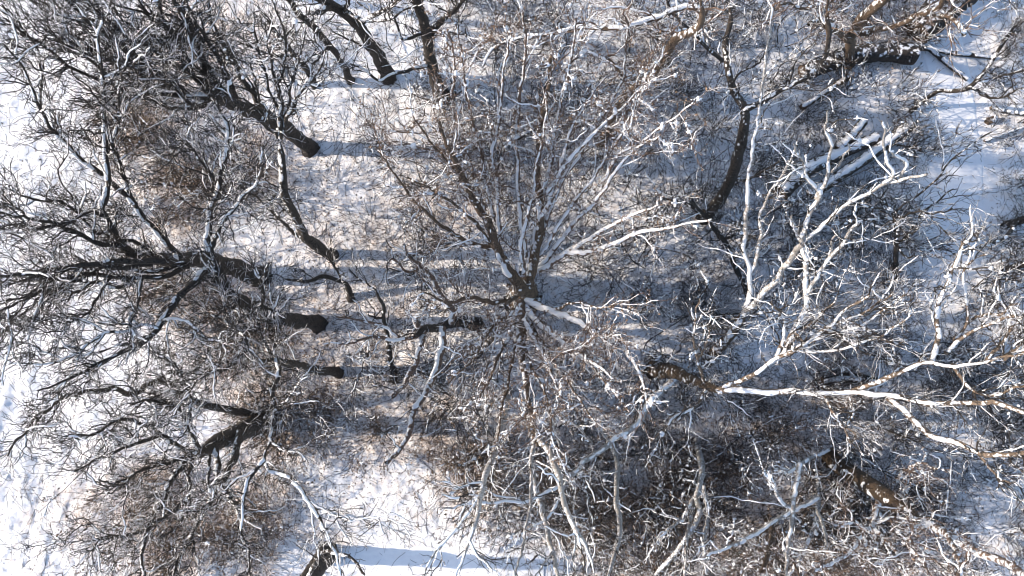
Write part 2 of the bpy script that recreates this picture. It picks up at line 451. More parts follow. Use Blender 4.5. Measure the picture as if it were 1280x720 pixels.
def tree(label, base, trunk, limbs, style='oak', short=None, cat='tree', hmax=17.0, snow=.5, fine=1.0, auto=0, leafy=0.0, blob=0, th=None, L2=1.9, wig=.17, name='bare_tree', tstyle=None, ws=1.0, fuzz=0.0):
    """trunk: [(px,py,width px)] from the base; its heights follow from the tree standing upright unless th gives them.
       limbs: [(h0,h1,w0,w1,[(px,py)...])]"""
    sd_ = abs(hash(tuple(map(int, (base[0], base[1], len(limbs)))))) % 99991
    g = np.random.default_rng(sd_)
    bx, by = base; c = np.array([640., 360.]); bv = np.array([bx, by]) - c; br = np.linalg.norm(bv); bu = bv / br
    hs = []
    for i, (x, y, _) in enumerate(trunk):
        if th is not None: h = th[0] + (th[1] - th[0]) * i / (len(trunk) - 1)
        else:
            pr = (np.array([x, y]) - c) @ bu; h = H * (1 - br / max(pr, br)) if i else 0
            h = min(max(h, (hs[-1] + .15) if hs else 0), hmax)
        hs.append(h)
    gx, gy = g2(bx, by); z0 = float(gz(gx, gy))
    org = np.array([gx, gy, z0])
    wt = .78 if style == 'silver' and not tstyle else 1.0
    rows = [(*wpt(x, y, h), wt * w_ / 2 / F * (H - h)) for (x, y, w_), h in zip(trunk, hs)]
    rows[0] = (rows[0][0], rows[0][1], z0 - .15, rows[0][3])
    tr = catmull(rows, 46); nlen = np.linalg.norm(np.diff(tr[:, :3], axis=0), axis=1).sum()
    s = np.linspace(0, nlen, 46)
    tr[:, 3] *= 1 + .45 * np.exp(-s / .35)
    tr[1:-1, :2] += (vnoise(s[1:-1], np.full(44, sd_ % 977), .9, 5)[:, None] - .5) * .10
    root = ob(name, None, None, tuple(org)); tag(root, label, cat)
    LAND.append((bx, by, short or label))
    tube_r = tr[:, 3].copy(); tube_r[-3:] *= (.85, .55, .08)
    a = Acc(); tubes(a, tr[None, :, :3], tube_r[None], 16, .10, sd_)
    k_ = 6; az = np.arange(k_) / k_ * 6.283 + g.random(k_) * .7; rb = tr[0, 3] / 1.45
    st = np.linspace(0, 1, 8)[None, :, None]; dr = np.stack([np.cos(az), np.sin(az), az * 0], 1)[:, None]
    RP = np.array([tr[0, 0], tr[0, 1], z0]) + dr * rb * (.35 + st * g.uniform(1.0, 1.9, k_)[:, None, None]) + np.array([0, 0, 1.]) * (rb * .7 * (1 - st) ** 2 - .16 * st)
    RP[:, :, :2] += np.cumsum(g.normal(size=(k_, 8, 2)) * .02, 1)
    tubes(a, RP, rb * (.42 - .30 * st[..., 0]) * np.ones((k_, 1)), 7, .12, sd_ + 1)
    if fuzz:
        FP, FR = grow(g, tr[None, :, :3], tr[None, :, 3], fuzz, .9, 60, 8, .012, .006, .25, .03, .05, .2)
        tubes(a, FP, FR, 3)
    ob('trunk', a.mesh('trunk', M[tstyle or style], org), root)
    snowacc = Acc(); LP = []; LR = []
    segs = [tr]
    if auto:
        # procedural main limbs on the upper trunk
        P, Rr = grow(g, tr[None, :, :3], tr[None, :, 3], auto, 4.2, 48, 18, .09, .02, .13, .07, .40, .35)
        for p, r in zip(P, Rr):
            segs.append(np.concatenate([p, r[:, None]], 1))
    lst = {}
    for (h0, h1, w0, w1, pts, *ov) in limbs:
        lst[len(segs)] = ov[0] if ov else None
        p = np.array(pts, float); d = np.concatenate([[0], np.cumsum(np.linalg.norm(np.diff(p, axis=0), axis=1))]); t = d / d[-1]
        hh = h0 + (h1 - h0) * t + np.sin(t * 5 + sd_) * .25 * t
        rows = [(*wpt(x, y, h), max(w0 + (w1 - w0) * tt, 1.2) * ws / 2 / F * (H - h)) for (x, y), h, tt in zip(pts, hh, t)]
        q = catmull(rows, 46)
        ln = np.linalg.norm(np.diff(q[:, :3], axis=0), axis=1).sum(); ss = np.linspace(0, ln, 46)
        for ax in (0, 1, 2):
            q[1:, ax] += ((vnoise(ss, np.full(46, sd_ % 991 + ax * 7), .75, 6) - .5) * .11 + (vnoise(ss, np.full(46, sd_ % 613 + ax * 5),   .27, 7) - .5) * .07)[1:] * np.minimum(1, ss[1:] / .6)
        segs.append(q)
    for qi, q in enumerate(segs[1:], 1):
        ovs = lst.get(qi); a = Acc(); tubes(a, q[None, :, :3], q[None, :, 3], 8, .09, int(g.integers(1e6)))
        lo = ob('limb', a.mesh('limb', M[ovs or style], org), root)
        if snow > 0:
            a = Acc(); q2 = catmull(q, 60); snow_strip(a, q2[None, :, :3], q2[None, :, 3], g, 2.2 if ovs else snow)
            ob('snow_cover', a.mesh('snow_cover', M['snow'], org), lo)
    allq = np.stack([catmull(q, 46) for q in segs[1:]]) if len(segs) > 1 else np.zeros((0, 46, 4))
    tq = catmull(tr[20:], 46)[None]
    src = np.concatenate([tq, allq]) if len(allq) else tq
    P1, R1 = src[..., :3], src[..., 3]
    cr = Acc(); tw = style + 'tw'
    # tip extension counts as part of the level-2 set
    P2, R2 = grow(g, P1, R1, 2.0 * fine, L2, 42, 13, .024, .0078, wig, .05, .12)
    P3, R3 = grow(g, P2, R2, 4.4 * fine, .95, 42, 8, .0115, .0064, wig * 1.15, .04, .08)
    P4, R4 = grow(g, P3, R3, 4.6 * fine, .42, 40, 5, .0074, .0056, wig * 1.2, .03, .1)
    P3b, R3b = grow(g, P1, R1, 3.0 * fine, .6, 55, 7, .013, .008, wig, .05, .1)
    tubes(cr, P2, R2, 5, .08, sd_); tubes(cr, P3, R3, 3); tubes(cr, P3b, R3b, 3); tubes(cr, P4, R4, 3)
    co = ob('crown', cr.mesh('crown', M[tw], org), root) if cr.n else root
    # snow
    if snow > 0:
        sel = g.random(len(P2)) < min(.75, .15 + snow * .40)
        if sel.any(): snow_strip(snowacc, P2[sel], R2[sel], g, snow * .9, 5)
        if blob and len(P3):
            kb = int(blob * (len(P2) + 10))
            ii = g.integers(0, len(P2), kb); jj = g.integers(2, 11, kb)
            blobs(snowacc, P2[ii, jj] + [0, 0, .02], g.uniform(.018, .058, kb), g)
            kb = int(kb * 1.2); ii = g.integers(0, len(P3), kb); jj = g.integers(2, 7, kb)
            blobs(snowacc, P3[ii, jj] + [0, 0, .015], g.uniform(.012, .036, kb), g)
        if snowacc.n: ob('snow_cover', snowacc.mesh('snow_cover', M['snow'], org), co)
    if leafy > 0:
        la = Acc()
        for PP, k_ in ((P3, 4.0), (P4, 1.6), (P3b, 7.0)):
            kb = int(leafy * k_ * len(PP))
            if kb and len(PP):
                ii = g.integers(0, len(PP), kb); jj = g.integers(1, PP.shape[1], kb)
                leaves(la, PP[ii, jj] + g.normal(size=(kb, 3)) * .03, .028, g)
        ob('dead_leaves', la.mesh('dead_leaves', M['leaf'], org, False), co)
    return root

# ---- left group
tree('tall dark oak whose long black limbs fan out to the left edge', (322, 345),
     [(326, 346, 22), (300, 338, 21), (280, 331, 20), (250, 323, 19), (215, 326, 16), (178, 320, 13), (153, 310, 10), (140, 290, 8), (132, 270, 7), (127, 258, 6)],
     [(12, 15.5, 7, 2.5, [(127, 260), (134, 240), (135, 212), (133, 185), (134, 150), (130, 120), (127, 85), (122, 50), (130, 25)]),
      (9, 13, 8, 3, [(225, 322), (213, 308), (200, 292), (182, 273), (170, 256), (162, 235), (152, 212), (146, 192), (136, 176)]),
      (11, 15.5, 7, 2, [(170, 256), (150, 236), (125, 215), (98, 195), (82, 176), (62, 155), (48, 130), (38, 105), (22, 75), (4, 55)]),
      (12, 15, 4, 1.5, [(50, 140), (51, 110), (52, 85), (45, 55), (25, 28), (8, 8)]),
      (11, 16, 8, 3, [(205, 327), (160, 325), (110, 331), (62, 338), (20, 343), (-20, 348)]),
      (11.5, 16, 7, 2, [(152, 308), (125, 303), (100, 292), (75, 281), (50, 275), (20, 268), (-15, 262)]),
      (11, 16, 7, 2, [(190, 330), (150, 333), (105, 330), (70, 345), (40, 368), (5, 386), (-20, 398)]),
      (9, 15, 7, 2, [(235, 333), (205, 344), (160, 347), (110, 342), (60, 352), (30, 372), (-10, 378)]),
      (12, 15, 5, 1.5, [(132, 270), (108, 266), (82, 277), (52, 285), (22, 280), (-10, 290)]),
      (12, 15, 4, 1.5, [(110, 331), (85, 345), (55, 378), (45, 400), (20, 420), (8, 440)]),
      (9, 14.5, 6, 2, [(232, 328), (205, 335), (172, 338), (140, 330), (110, 345), (85, 350), (50, 345), (0, 360)]),
      (10, 14.5, 5, 2, [(190, 318), (168, 300), (145, 298), (118, 288), (95, 262), (70, 250), (40, 248), (5, 235)]),
      (10, 14, 5, 2, [(170, 345), (150, 358), (120, 352), (95, 365), (70, 362), (35, 385), (5, 410)]),
      (11, 14, 4, 1.5, [(178, 347), (174, 368), (172, 388), (165, 405), (170, 420)]),
      (11, 14.5, 4, 1.5, [(140, 345), (125, 365), (112, 390), (92, 402), (70, 400)]),
      (12, 15, 5, 2, [(134, 190), (144, 165), (150, 145), (152, 88)]),
      (12, 15, 4, 1.5, [(130, 120), (150, 100), (165, 85), (190, 55)]),
      (12.5, 15, 4, 1.5, [(127, 88), (108, 70), (95, 55), (70, 45), (60, 25)])],
     'oak', 'the oak fanning to the left edge', snow=1.6, fine=1.3)
tree('forked dark oak with a snow dusted upright crown beside the fanning oak', (398, 404),
     [(398, 404, 18), (370, 400, 17), (340, 395, 16), (312, 382, 15), (291, 370, 14), (277, 350, 12), (268, 330, 10), (263, 312, 8)],
     [(10.5, 14, 8, 3, [(263, 315), (260, 295), (265, 262), (272, 240), (275, 218), (282, 187), (285, 160), (276, 140), (270, 122)]),
      (11.5, 14, 5, 2, [(272, 238), (265, 220), (250, 202), (242, 187), (230, 172)]),
      (10.5, 14, 7, 2.5, [(264, 310), (275, 282), (295, 258), (305, 242), (322, 226), (330, 205)]),
      (11, 13.5, 4, 1.5, [(275, 282), (268, 262), (285, 245), (290, 225)]),
      (9.5, 15.5, 10, 2, [(266, 330), (252, 343), (235, 360), (220, 378), (205, 398), (196, 412), (178, 426), (155, 440), (125, 455), (95, 470), (50, 488)]),
      (12.5, 15, 4, 1.5, [(198, 410), (180, 405), (160, 412), (130, 418), (100, 440), (60, 455), (10, 452)]),
      (12, 14, 4, 1.5, [(203, 400), (222, 397), (245, 410), (262, 425), (285, 425)]),
      (8, 12, 5, 2, [(300, 376), (282, 395), (290, 410), (305, 420), (310, 440)]),
      (8, 12, 5, 2, [(320, 386), (330, 370), (325, 350), (335, 330)])],
     'oak', 'the forked dark oak', snow=1.6, fine=1.3)
tree('slim dark tree with pale twisted limbs hanging over the bright clearing', (422, 466),
     [(422, 466, 11), (395, 462, 11), (370, 457, 10), (353, 452, 9), (344, 446, 8)],
     [(7, 11, 6, 3, [(346, 447), (351, 466), (341, 490), (342, 515), (338, 545), (330, 572), (337, 588)]),
      (11, 12.5, 6, 2.5, [(337, 588), (360, 595), (378, 612), (390, 636), (405, 660), (418, 688), (425, 720)]),
      (11, 12.5, 6, 2, [(331, 575), (318, 592), (307, 620), (304, 645), (300, 665)]),
      (7, 11, 5, 2, [(345, 447), (346, 428), (349, 408), (341, 390), (350, 370)]),
      (7, 12, 5, 2, [(342, 446), (330, 425), (312, 410), (292, 400), (275, 386)]),
      (7, 12, 5, 2, [(344, 448), (325, 452), (302, 446), (282, 460), (255, 470), (235, 490)]),
      (11.5, 13, 4, 1.5, [(390, 636), (410, 640), (440, 650), (470, 648), (480, 665)]),
      (9, 12, 4, 1.5, [(342, 515), (360, 500), (372, 480), (385, 470)]),
      (10, 12, 4, 1.5, [(338, 548), (352, 560), (372, 566), (385, 580)])],
     'mid', 'the slim dark tree over the clearing', snow=1.6, fine=1.25)
tree('gnarled black trunked oak with twisted grey limbs in the lower left', (332, 524),
     [(332, 524, 26), (310, 534, 24), (290, 544, 21), (265, 557, 18), (243, 570, 13)],
     [(1, 14.5, 11, 2.5, [(324, 519), (296, 515), (262, 507), (225, 492), (207, 477), (187, 479), (170, 492), (135, 487), (100, 492), (70, 503), (47, 523), (28, 543), (8, 568)]),
      (4, 9.5, 10, 6, [(300, 540), (296, 565), (284, 590), (276, 606), (286, 622)]),
      (6, 10, 7, 4, [(270, 560), (273, 590), (270, 612), (256, 640), (243, 662), (228, 690), (216, 720)]),
      (7.5, 11.5, 8, 4, [(246, 566), (236, 570), (225, 587), (214, 603), (205, 625), (190, 650), (184, 664), (178, 685), (180, 720)]),
      (9, 11, 7, 4, [(237, 622), (222, 636), (205, 648), (190, 656)]),
      (7.5, 13, 6, 2, [(243, 570), (225, 560), (205, 545), (180, 552), (150, 560), (120, 575), (90, 590)]),
      (7.5, 12, 6, 2, [(240, 572), (237, 600), (238, 625), (228, 645)]),
      (7.5, 13, 5, 2, [(244, 570), (215, 578), (172, 590), (150, 605), (120, 600)]),
      (7, 12, 6, 2, [(250, 562), (238, 540), (228, 515), (215, 505), (190, 500), (160, 505)]),
      (7, 12, 5, 2, [(246, 560), (235, 535), (240, 505), (232, 480), (215, 455)]),
      (8, 13, 5, 2, [(205, 545), (180, 530), (150, 525), (120, 540), (80, 545)]),
      (9, 12, 5, 2, [(262, 570), (262, 600), (265, 625), (245, 640)]),
      (6, 11, 6, 2, [(286, 622), (300, 640), (302, 665), (312, 690), (310, 720)]),
      (9, 13, 4, 1.5, [(183, 664), (160, 670), (130, 672), (110, 690)])],
     'mid', 'the gnarled oak in the lower left', snow=1.7, fine=1.35, wig=.25)
# ---- top left
tree('massive black leaning oak pouring its limbs into the upper left corner', (386, 185),
     [(386, 185, 17), (366, 167, 17), (345, 153, 17), (320, 141, 16), (294, 130, 15), (272, 121, 12), (252, 110, 8)],
     [(6, 15, 13, 6, [(310, 142), (290, 124), (270, 105), (257, 82), (246, 60), (237, 32), (224, 10), (212, -12)]),
      (9, 14.5, 10, 4, [(272, 121), (238, 116), (210, 100), (180, 80), (160, 64), (140, 48), (115, 32), (92, 8), (80, -10)]),
      (9.5, 15, 7, 2, [(262, 120), (235, 117), (195, 117), (150, 112), (122, 100), (90, 85), (60, 62), (28, 40), (2, 5)]),
      (8.5, 12, 5, 2, [(258, 131), (235, 134), (212, 135), (192, 127), (175, 118)]),
      (9.5, 14, 6, 2, [(258, 112), (235, 85), (215, 64), (190, 46), (160, 30), (140, 8)]),
      (11, 14, 5, 2, [(243, 45), (222, 20), (195, 18), (170, 14), (150, 8)]),
      (10, 14, 5, 2, [(225, 108), (205, 103), (185, 95), (160, 92), (140, 98)]),
      (7, 15, 8, 3, [(300, 132), (288, 105), (275, 75), (255, 45), (240, 15), (228, -10)]),
      (10, 14, 6, 2, [(246, 60), (225, 45), (205, 30), (185, 20), (172, -5)]),
      (8.5, 13.5, 7, 3, [(285, 127), (262, 98), (240, 80), (222, 52), (205, 25), (196, -5)]),
      (8, 13.5, 7, 3, [(300, 134), (268, 112), (238, 92), (212, 78), (185, 58), (160, 48), (130, 20), (118, -5)]),
      (9, 13.5, 6, 2, [(268, 122), (240, 128), (222, 112), (200, 108), (178, 96), (150, 78), (120, 72)]),
      (5, 12, 8, 3, [(330, 146), (318, 118), (302, 98), (290, 70), (270, 40), (262, 10), (258, -15)]),
      (11, 15, 4, 1.5, [(180, 80), (160, 85), (135, 75), (110, 62), (85, 58), (55, 35)]),
      (11, 15, 4, 1.5, [(145, 55), (120, 60), (95, 45), (60, 20), (35, -5)])],
     'oak', 'the massive oak in the upper left corner', snow=1.4, fine=1.15)
tree('curved dark trunk ending in an upright snow speckled crown near the top left', (415, 320),
     [(415, 320, 12), (396, 309, 13), (382, 295, 12), (367, 267, 11), (357, 245, 10), (353, 225, 10), (352, 200, 9), (350, 176, 9)],
     [(10.5, 14.5, 5, 2, [(347, 172), (337, 150), (326, 125), (320, 100), (312, 78)]),
      (10.5, 15, 7, 2, [(350, 172), (352, 135), (348, 110), (355, 90), (358, 60), (353, 30), (345, 2)]),
      (10.5, 14.5, 6, 2, [(353, 168), (366, 135), (382, 110), (400, 86), (408, 58)]),
      (10.5, 14.5, 5, 2, [(354, 165), (362, 122), (370, 92), (376, 68), (382, 38)]),
      (10.5, 14, 5, 2, [(345, 168), (320, 148), (300, 134), (285, 128)]),
      (12, 14.5, 4, 2, [(350, 115), (343, 92), (336, 60), (342, 30)]),
      (12, 14, 4, 2, [(380, 110), (395, 95), (420, 82)]),
      (11, 14, 4, 2, [(350, 140), (338, 115), (330, 85), (322, 50), (318, 20)]),
      (2.5, 8, 5, 2, [(376, 297), (360, 285), (340, 264), (322, 247), (302, 230)])],
     'mid', 'the curved trunk with a speckled crown', snow=1.3, fine=.85, blob=.8)
tree('straight black trunk leaning up and left beside the frame top', (485, 96),
     [(485, 96, 16), (466, 60, 15), (449, 35, 13), (430, 15, 12), (405, 0, 11), (370, -20, 8)],
     [(8, 11, 5, 2, [(432, 14), (450, 24), (480, 24), (500, 17), (520, 6)]),
      (8, 11, 6, 2, [(430, 14), (440, -5), (450, -25)]),
      (4, 7, 3, 1.5, [(452, 58), (430, 45), (415, 38)])],
     'oak', 'the straight black trunk at the top', snow=.5, auto=.5, fine=.7)
tree('slim black trunk left of a thicker black one at the top', (440, 102),
     [(438, 101, 9), (427, 78, 7), (402, 45, 8), (380, 25, 8), (362, 0, 7), (345, -25, 5)], [], 'oak', 'the slim black trunk near the top', snow=.4, auto=.5, fine=.7)
tree('short slim dark trunk half hidden behind the speckled crown', (394, 107),
     [(393, 106, 8), (381, 86, 7), (366, 66, 6), (345, 40, 5), (325, 12, 4)], [], 'oak', 'the half hidden dark trunk', snow=.5, auto=.5, fine=.7)
tree('upright black trunk with a pale broken limb scar at the top centre', (554, 122),
     [(553, 121, 16), (541, 90, 14), (535, 60, 14), (531, 30, 12), (521, 0, 11), (510, -25, 8)],
     [(7, 11, 9, 5, [(537, 44), (552, 26), (570, 10), (584, -6)]),
      (7.5, 10, 5, 2, [(540, 34), (520, 45), (503, 50), (496, 30), (488, 10)]),
      (5, 8, 5, 2, [(539, 82), (520, 85), (505, 91), (488, 94), (475, 100), (458, 88), (432, 78)]),
      (7, 10, 3, 1.5, [(563, 40), (580, 45), (600, 60)])],
     'oak', 'the black trunk with a broken limb', snow=.6, auto=.4, fine=.7)
# ---- centre
tree('great central oak seen from straight above with brown leafed limbs radiating', (652, 372),
     [(652, 374, 34), (655, 366, 30), (656, 358, 24)],
     [(5, 13.5, 15, 4, [(655, 366), (641, 345), (622, 315), (610, 280), (590, 245), (576, 215), (560, 185), (548, 150)]),
      (6.5, 13, 6, 2, [(630, 325), (605, 292), (575, 262), (545, 240), (510, 222)]),
      (6, 14, 6, 1.5, [(618, 308), (585, 302), (555, 285), (522, 255), (492, 215), (468, 182)]),
      (7, 14, 6, 2.5, [(622, 303), (623, 262), (620, 222), (614, 188), (625, 150), (629, 100), (636, 45)], 'white'),
      (5, 14, 13, 4, [(660, 352), (671, 310), (675, 270), (672, 240), (673, 200), (676, 150), (686, 105), (690, 70)]),
      (6, 13, 6, 2.5, [(655, 345), (652, 305), (662, 258), (670, 215), (680, 170), (683, 125)], 'white'),
      (5, 13, 7, 3, [(672, 335), (700, 302), (722, 273), (742, 253), (757, 225), (772, 195), (800, 181), (826, 170)], 'white'),
      (5, 11, 9, 2.5, [(672, 338), (700, 320), (735, 300), (756, 285), (790, 270), (825, 256)], 'white'),
      (7, 13, 8, 2.5, [(712, 316), (740, 312), (770, 304), (800, 290), (840, 284), (890, 274)], 'white'),
      (8, 13, 6, 2, [(677, 270), (690, 240), (705, 190), (718, 150), (740, 120), (760, 95)], 'white'),
      (9, 14, 6, 2, [(685, 240), (705, 208), (735, 175), (760, 150), (800, 112), (828, 95)], 'white'),
      (9.5, 14, 5, 2, [(745, 250), (765, 220), (790, 190), (830, 155), (868, 128)], 'white'),
      (6, 13, 11, 4, [(652, 378), (650, 400), (651, 440), (656, 480), (664, 515), (670, 560)]),
      (6, 12.5, 10, 3, [(658, 376), (690, 388), (720, 402), (746, 417), (772, 428), (792, 452), (806, 482), (808, 510)], 'white'),
      (8, 12, 4, 2, [(735, 412), (757, 420), (775, 418)], 'white'),
      (6, 12, 10, 3, [(655, 382), (682, 410), (715, 438), (745, 455), (768, 475)], 'white'),
      (6, 11, 7, 2, [(648, 380), (640, 415), (625, 440), (612, 470), (600, 500)]),
      (7, 12, 7, 2, [(655, 400), (672, 430), (690, 470), (700, 510)], 'white'),
      (5, 11, 7, 2, [(645, 372), (615, 378), (585, 372), (560, 378), (530, 365)]),
      (6, 15, 6, 3, [(622, 305), (601, 252), (586, 203), (571, 165), (566, 120), (567, 75), (562, 40)], 'white'),
      (6, 15, 5, 3, [(628, 298), (610, 242), (600, 190), (588, 140), (580, 100), (576, 55)], 'white'),
      (6, 15, 6, 3, [(657, 320), (648, 245), (646, 185), (650, 120), (657, 58), (655, 15)], 'white'),
      (6, 15, 6, 3, [(664, 315), (679, 242), (692, 180), (701, 130), (713, 75), (722, 25)], 'white'),
      (6, 14, 6, 2.5, [(670, 312), (700, 232), (726, 190), (748, 155), (776, 105), (781, 68), (786, 30)], 'white'),
      (6, 13.5, 5, 2, [(674, 320), (718, 252), (762, 193), (786, 150), (800, 112)], 'white'),
      (7, 14, 5, 2, [(600, 262), (570, 215), (548, 190), (520, 150)]),
      (6, 13, 5, 2, [(652, 395), (640, 450), (628, 510), (622, 560)]),
      (6, 13, 5, 2, [(657, 392), (684, 440), (715, 485), (742, 525)]),
      (6, 12.5, 5, 2, [(662, 390), (710, 432), (752, 472), (788, 515)]),
      (6, 13, 5, 2, [(654, 395), (660, 450), (685, 500), (690, 545)]),
      (6, 12, 4, 2, [(646, 385), (615, 410), (590, 450), (560, 480)]),
      (7, 12, 4, 1.5, [(690, 388), (715, 378), (745, 385), (780, 378)])],
     'brown', 'the central oak', th=(0, 5), snow=1.25, fine=.85, leafy=1.1, blob=2.4)
tree('contorted black trunk with two thick snow laden branches left of centre', (598, 406),
     [(597, 406, 14), (580, 403, 14), (562, 404, 12), (545, 410, 10), (530, 412, 9), (520, 418, 8)],
     [(3, 9, 8, 3, [(565, 402), (563, 385), (553, 370), (541, 350), (525, 332), (510, 320), (505, 305)]),
      (3.5, 9, 9, 5, [(553, 410), (551, 440), (543, 472), (525, 500), (513, 525), (506, 553), (482, 577)]),
      (5, 9, 7, 5, [(529, 412), (525, 430), (520, 458), (514, 466), (505, 480), (491, 496)]),
      (5, 8, 7, 4, [(527, 412), (517, 402), (523, 394), (533, 388), (535, 375)]),
      (5.5, 9, 5, 2, [(521, 420), (495, 425), (472, 421), (442, 428), (425, 430)]),
      (6, 9, 4, 2, [(500, 422), (475, 406), (447, 400), (420, 396)]),
      (6, 9, 4, 2, [(525, 332), (510, 340), (495, 325), (485, 328)])],
     'white', 'the contorted trunk left of centre', th=(0, 6), snow=2.4, fine=.5, tstyle='oak', ws=1.1)
tree('short mossy leaning stem just below left of the central oak', (596, 443),
     [(595, 443, 10), (605, 432, 9), (618, 420, 8), (630, 408, 6), (636, 390, 5), (630, 370, 3)], [(2, 5, 4, 2, [(615, 424), (622, 405), (625, 392)])],
     'oak', 'the mossy stem below the central oak', th=(0, 6), snow=.5, fine=.6)
tree('thin crooked dark sapling trunk standing in the warm leaf litter', (492, 477),
     [(492, 477, 8), (488, 450, 7), (485, 425, 6), (480, 400, 5), (478, 380, 4), (470, 360, 3)], [], 'oak', 'the crooked stem in the leaf litter', th=(0, 5), snow=.3, auto=.8, fine=.7)
tree('stubby stump stem with one long wavy branch reaching left', (438, 373),
     [(438, 373, 9), (436, 362, 7), (428, 352, 5), (405, 345, 5), (385, 351, 4), (352, 349, 3)], [(2, 5, 3, 1.5, [(428, 352), (420, 335), (410, 320)])],
     'oak', 'the stem with a wavy branch', th=(0, 5), snow=.5, fine=.8)
# ---- top centre / right
tree('reddish brown curving trunk carrying a long level snowy limb along the top', (752, 176),
     [(752, 176, 13), (764, 150, 12), (772, 130, 11), (790, 111, 10), (818, 92, 10), (833, 68, 9), (845, 48, 12), (868, 38, 9), (877, 22, 8), (874, -6, 6)],
     [(13, 12, 8, 3, [(874, 10), (855, 8), (826, 22), (800, 30), (760, 35), (724, 35), (700, 42), (665, 45), (632, 52), (612, 64), (602, 82)]),
      (12, 13, 4, 2, [(858, 38), (842, 38), (820, 40), (805, 25)]),
      (12, 12, 4, 1.5, [(745, 36), (730, 50), (722, 58), (745, 70), (772, 80), (795, 95)]),
      (8, 11, 4, 2, [(818, 92), (800, 98), (780, 92), (760, 75), (745, 70)])],
     'brown', 'the curving brown trunk', snow=.8, fine=.8)
tree('arched dark brown trunk forking into a long snowy arm right of centre', (880, 272),
     [(879, 272, 15), (900, 250, 14), (914, 222, 13), (924, 188, 13), (930, 160, 12), (930, 138, 10), (916, 115, 9), (908, 85, 8), (907, 55, 7), (913, 25, 6), (911, -5, 5)],
     [(9.5, 13, 7, 5, [(930, 138), (958, 123), (990, 105), (1014, 90), (1032, 70), (1035, 50), (1034, 20)]),
      (10.5, 13, 5, 3, [(903, 76), (880, 54), (860, 34), (842, 15), (832, -6)]),
      (4, 9, 4, 2, [(914, 222), (930, 225), (950, 215), (975, 200)]),
      (1, 6, 5, 2, [(880, 270), (862, 255), (845, 250), (820, 245)]),
      (10, 13, 3, 1.5, [(914, 105), (925, 90), (945, 80), (960, 60)])],
     'oak', 'the arched trunk right of centre', snow=.55, fine=.8)
tree('white plastered tree with parallel upright stems in the right half', (882, 451),
     [(883, 450, 14), (900, 434, 13), (916, 415, 11), (926, 398, 10), (931, 388, 9)],
     [(6, 14.5, 8, 3, [(930, 390), (937, 365), (936, 345), (930, 310), (934, 270), (936, 215), (945, 165), (950, 120), (956, 72), (962, 25)]),
      (7, 12, 6, 3, [(937, 345), (948, 310), (949, 280), (956, 254), (976, 220), (990, 195)]),
      (6, 10, 10, 8, [(930, 392), (952, 369), (975, 342), (992, 319), (1003, 303)]),
      (10, 13.5, 8, 3, [(1002, 304), (1004, 285), (1012, 266), (1022, 246), (1010, 222), (1003, 200), (992, 178)]),
      (11, 14, 6, 3, [(1020, 248), (1033, 220), (1036, 190), (1033, 160), (1034, 140)]),
      (11.5, 14, 4, 2, [(1040, 215), (1053, 198), (1061, 180)]),
      (10, 13.5, 7, 4, [(1004, 302), (1030, 280), (1050, 262), (1070, 248), (1088, 240), (1106, 230), (1128, 225), (1162, 217)]),
      (12.5, 14, 5, 3, [(1104, 229), (1116, 220), (1107, 205), (1105, 185), (1100, 152)]),
      (12.5, 14, 5, 3, [(1125, 226), (1130, 205), (1120, 196), (1108, 190)]),
      (10, 11, 4, 3, [(1001, 302), (992, 286), (989, 270)]),
      (10, 9, 8, 8, [(1003, 303), (1006, 340), (1006, 372), (999, 400), (986, 430), (976, 448)]),
      (10, 12.5, 6, 5, [(1010, 365), (1022, 342), (1038, 322), (1058, 295), (1072, 280)]),
      (10, 12.5, 4, 2, [(1036, 325), (1040, 300), (1042, 285)])],
     'silver', 'the white stems in the right half', snow=1.3, fine=.42, blob=1.2, tstyle='brown', ws=.85)
